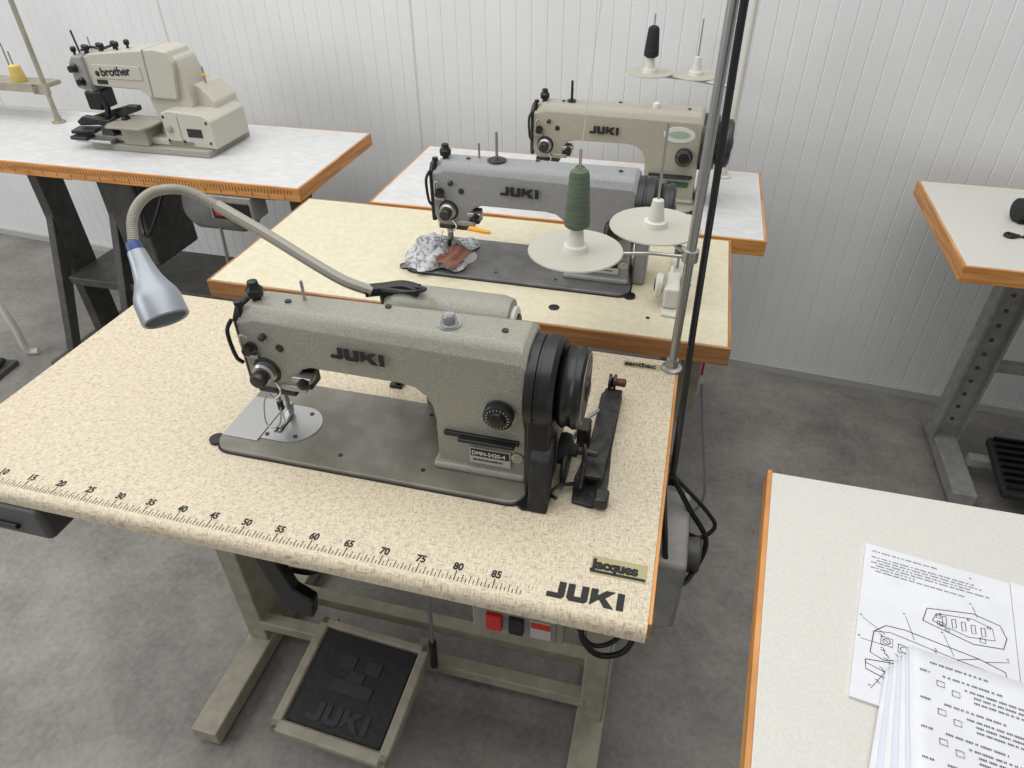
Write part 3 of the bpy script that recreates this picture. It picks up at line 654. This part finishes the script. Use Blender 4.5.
for k,(a,b,c,d) in enumerate(((.005,.12,.03,.135),(.005,.15,.03,.15),(.05,.10,.06,.13),(.12,.055,.125,.07),(.155,.12,.13,.13),(.10,.215,.09,.18),(.02,.21,.04,.17),(.09,.11,.10,.135))):
    dline('diagram_leader_%d'%(k+1),[(a,b),(c,d)],.0003)
    strips('diagram_number_%d'%(k+1),lambda p,q:pg(p,q)+(.0043,),[(a-.003,b-.004,.003)],M_ink,.002)
top('manual_pages',(0,0,H))
def sheet(name,ox,oy,w,h,ang,z,curl,m):
    n=14; V=[];F=[]
    ux_=Vector((math.cos(ang),math.sin(ang))); vy_=Vector((math.sin(ang),-math.cos(ang)))
    for j in range(n+1):
        for i in range(n+1):
            u=i/n;v=j/n; p=Vector((ox,oy))+ux_*(u*w)+vy_*(v*h)
            V.append((p.x,p.y,z+curl*max(0,(.5-v))**2*2*(1-.3*u)))
    for j in range(n):
        for i in range(n): F.append((j*(n+1)+i,j*(n+1)+i+1,(j+1)*(n+1)+i+1,(j+1)*(n+1)+i))
    ob=mk(name,V,F,m); s=ob.modifiers.new('s','SOLIDIFY'); s.thickness=.0004; return ux_,vy_
for k in range(6):
    sheet('sheet_%d'%(k+1),1.302+.004*k,.014+.004*k,.21,.27,-.28+.022*k,.0062+.0022*k,.008,M_paper2 if k%2 else M_paper)
uxs,vys=sheet('top_sheet',1.325,.038,.21,.27,-.16,.0200,.008,M_paper)
rows=[(.02,.012,.055)]
y=.024
for blk in range(7):
    rows.append((.010,y,.010)); rows.append((.032,y,.055))
    for q in range(3): rows.append((.052 if q<1 else .060,y+.008+q*.0055,random.uniform(.06,.12)))
    y+=.032
n0=Vector((1.325,.038))
def sp(a,b):
    p=n0+uxs*a+vys*b; v=b/.27; return (p.x,p.y,.0208+.008*max(0,.5-v)**2*2*(1-.3*a/.21))
strips('top_sheet_text',sp,rows,M_ink,.0022)
for blk in range(6):
    y=.032+.032*blk
    for k in range(2):
        x=.026+.014*k; yy=y+.006*k; c=[sp(x,yy),sp(x+.007,yy),sp(x+.007,yy+.006),sp(x,yy+.006),sp(x,yy)]
        tube('key_symbol_%d_%d'%(blk+1,k+1),c,.0003,M_ink,smooth=False,n=4)
# ------------------------------------------------------------------ items on right table
top('black_webcam',(1.80,1.35,H))
rev('body',(0,0,.028),(1,.2,0),[(0,.02),(.005,.028),(.05,.028),(.09,.02)],M_rub)
box('foot',.01,.06,-.02,.02,0,.008,M_black,.003)
top('scissors',(1.79,1.25,H))
prism('blade',[(0,0),(.10,-.03),(.10,-.022),(.01,.008)],'z',0,.004,M_dsteel,.001); tube('handle',[(-.0,0,.004),(-.02,.012,.004),(-.03,.0,.004),(-.02,-.01,.004),(0,0,.004)],.0035,M_black)
# ------------------------------------------------------------------ floor stuff left
top('foot_pedal',(-1.50,.93,0),.1)
box('pad',0,.20,0,.11,.02,.04,M_rub,.01,(math.radians(8),0,0)); box('frame',-.02,.22,-.02,.13,0,.02,M_dframe,.004)
top('cotton_rope',(0,0,0))
tube('rope',[(-1.42,1.14,.37),(-1.35,1.12,.31),(-1.30,1.12,.23),(-1.295,1.13,.13),(-1.31,1.14,.03),(-1.30,1.15,.011),(-1.28,1.16,.011)],.012,M_rope)
# ------------------------------------------------------------------ lights & camera
def area(name,loc,size,sy,power,rot,col=(1,1,1)):
    l=bpy.data.lights.new(name,'AREA'); l.shape='RECTANGLE'; l.size=size; l.size_y=sy; l.energy=power; l.color=col
    o=bpy.data.objects.new(name,l); COL.objects.link(o); o.location=loc; o.rotation_euler=rot; return o
area('ceiling_light',(-.3,.3,3.3),5,3,106,(0,0,0),(1,.995,.98))
area('window_light',(-3.6,-1.6,2.2),2.6,2.0,62,(math.radians(62),0,math.radians(-62)),(.97,.985,1))
w=bpy.data.worlds.new('World'); S.world=w; w.use_nodes=True; w.node_tree.nodes['Background'].inputs[0].default_value=(.96,.975,1,1); w.node_tree.nodes['Background'].inputs[1].default_value=.39
S.view_settings.view_transform='Standard'
c=bpy.data.cameras.new('camera'); co=bpy.data.objects.new('camera',c); COL.objects.link(co); S.camera=co
c.sensor_width=36; c.lens=685.455/1024*36; c.clip_start=.02
f=Vector((-.1995,.7682,-.6083)); r2=Vector((.9690,.2472,-.0056))
f.normalize(); r2=(r2-f*r2.dot(f)).normalized(); u2=r2.cross(f)
co.matrix_world=Matrix(((r2.x,u2.x,-f.x,1.011),(r2.y,u2.y,-f.y,-.478),(r2.z,u2.z,-f.z,1.491),(0,0,0,1)))
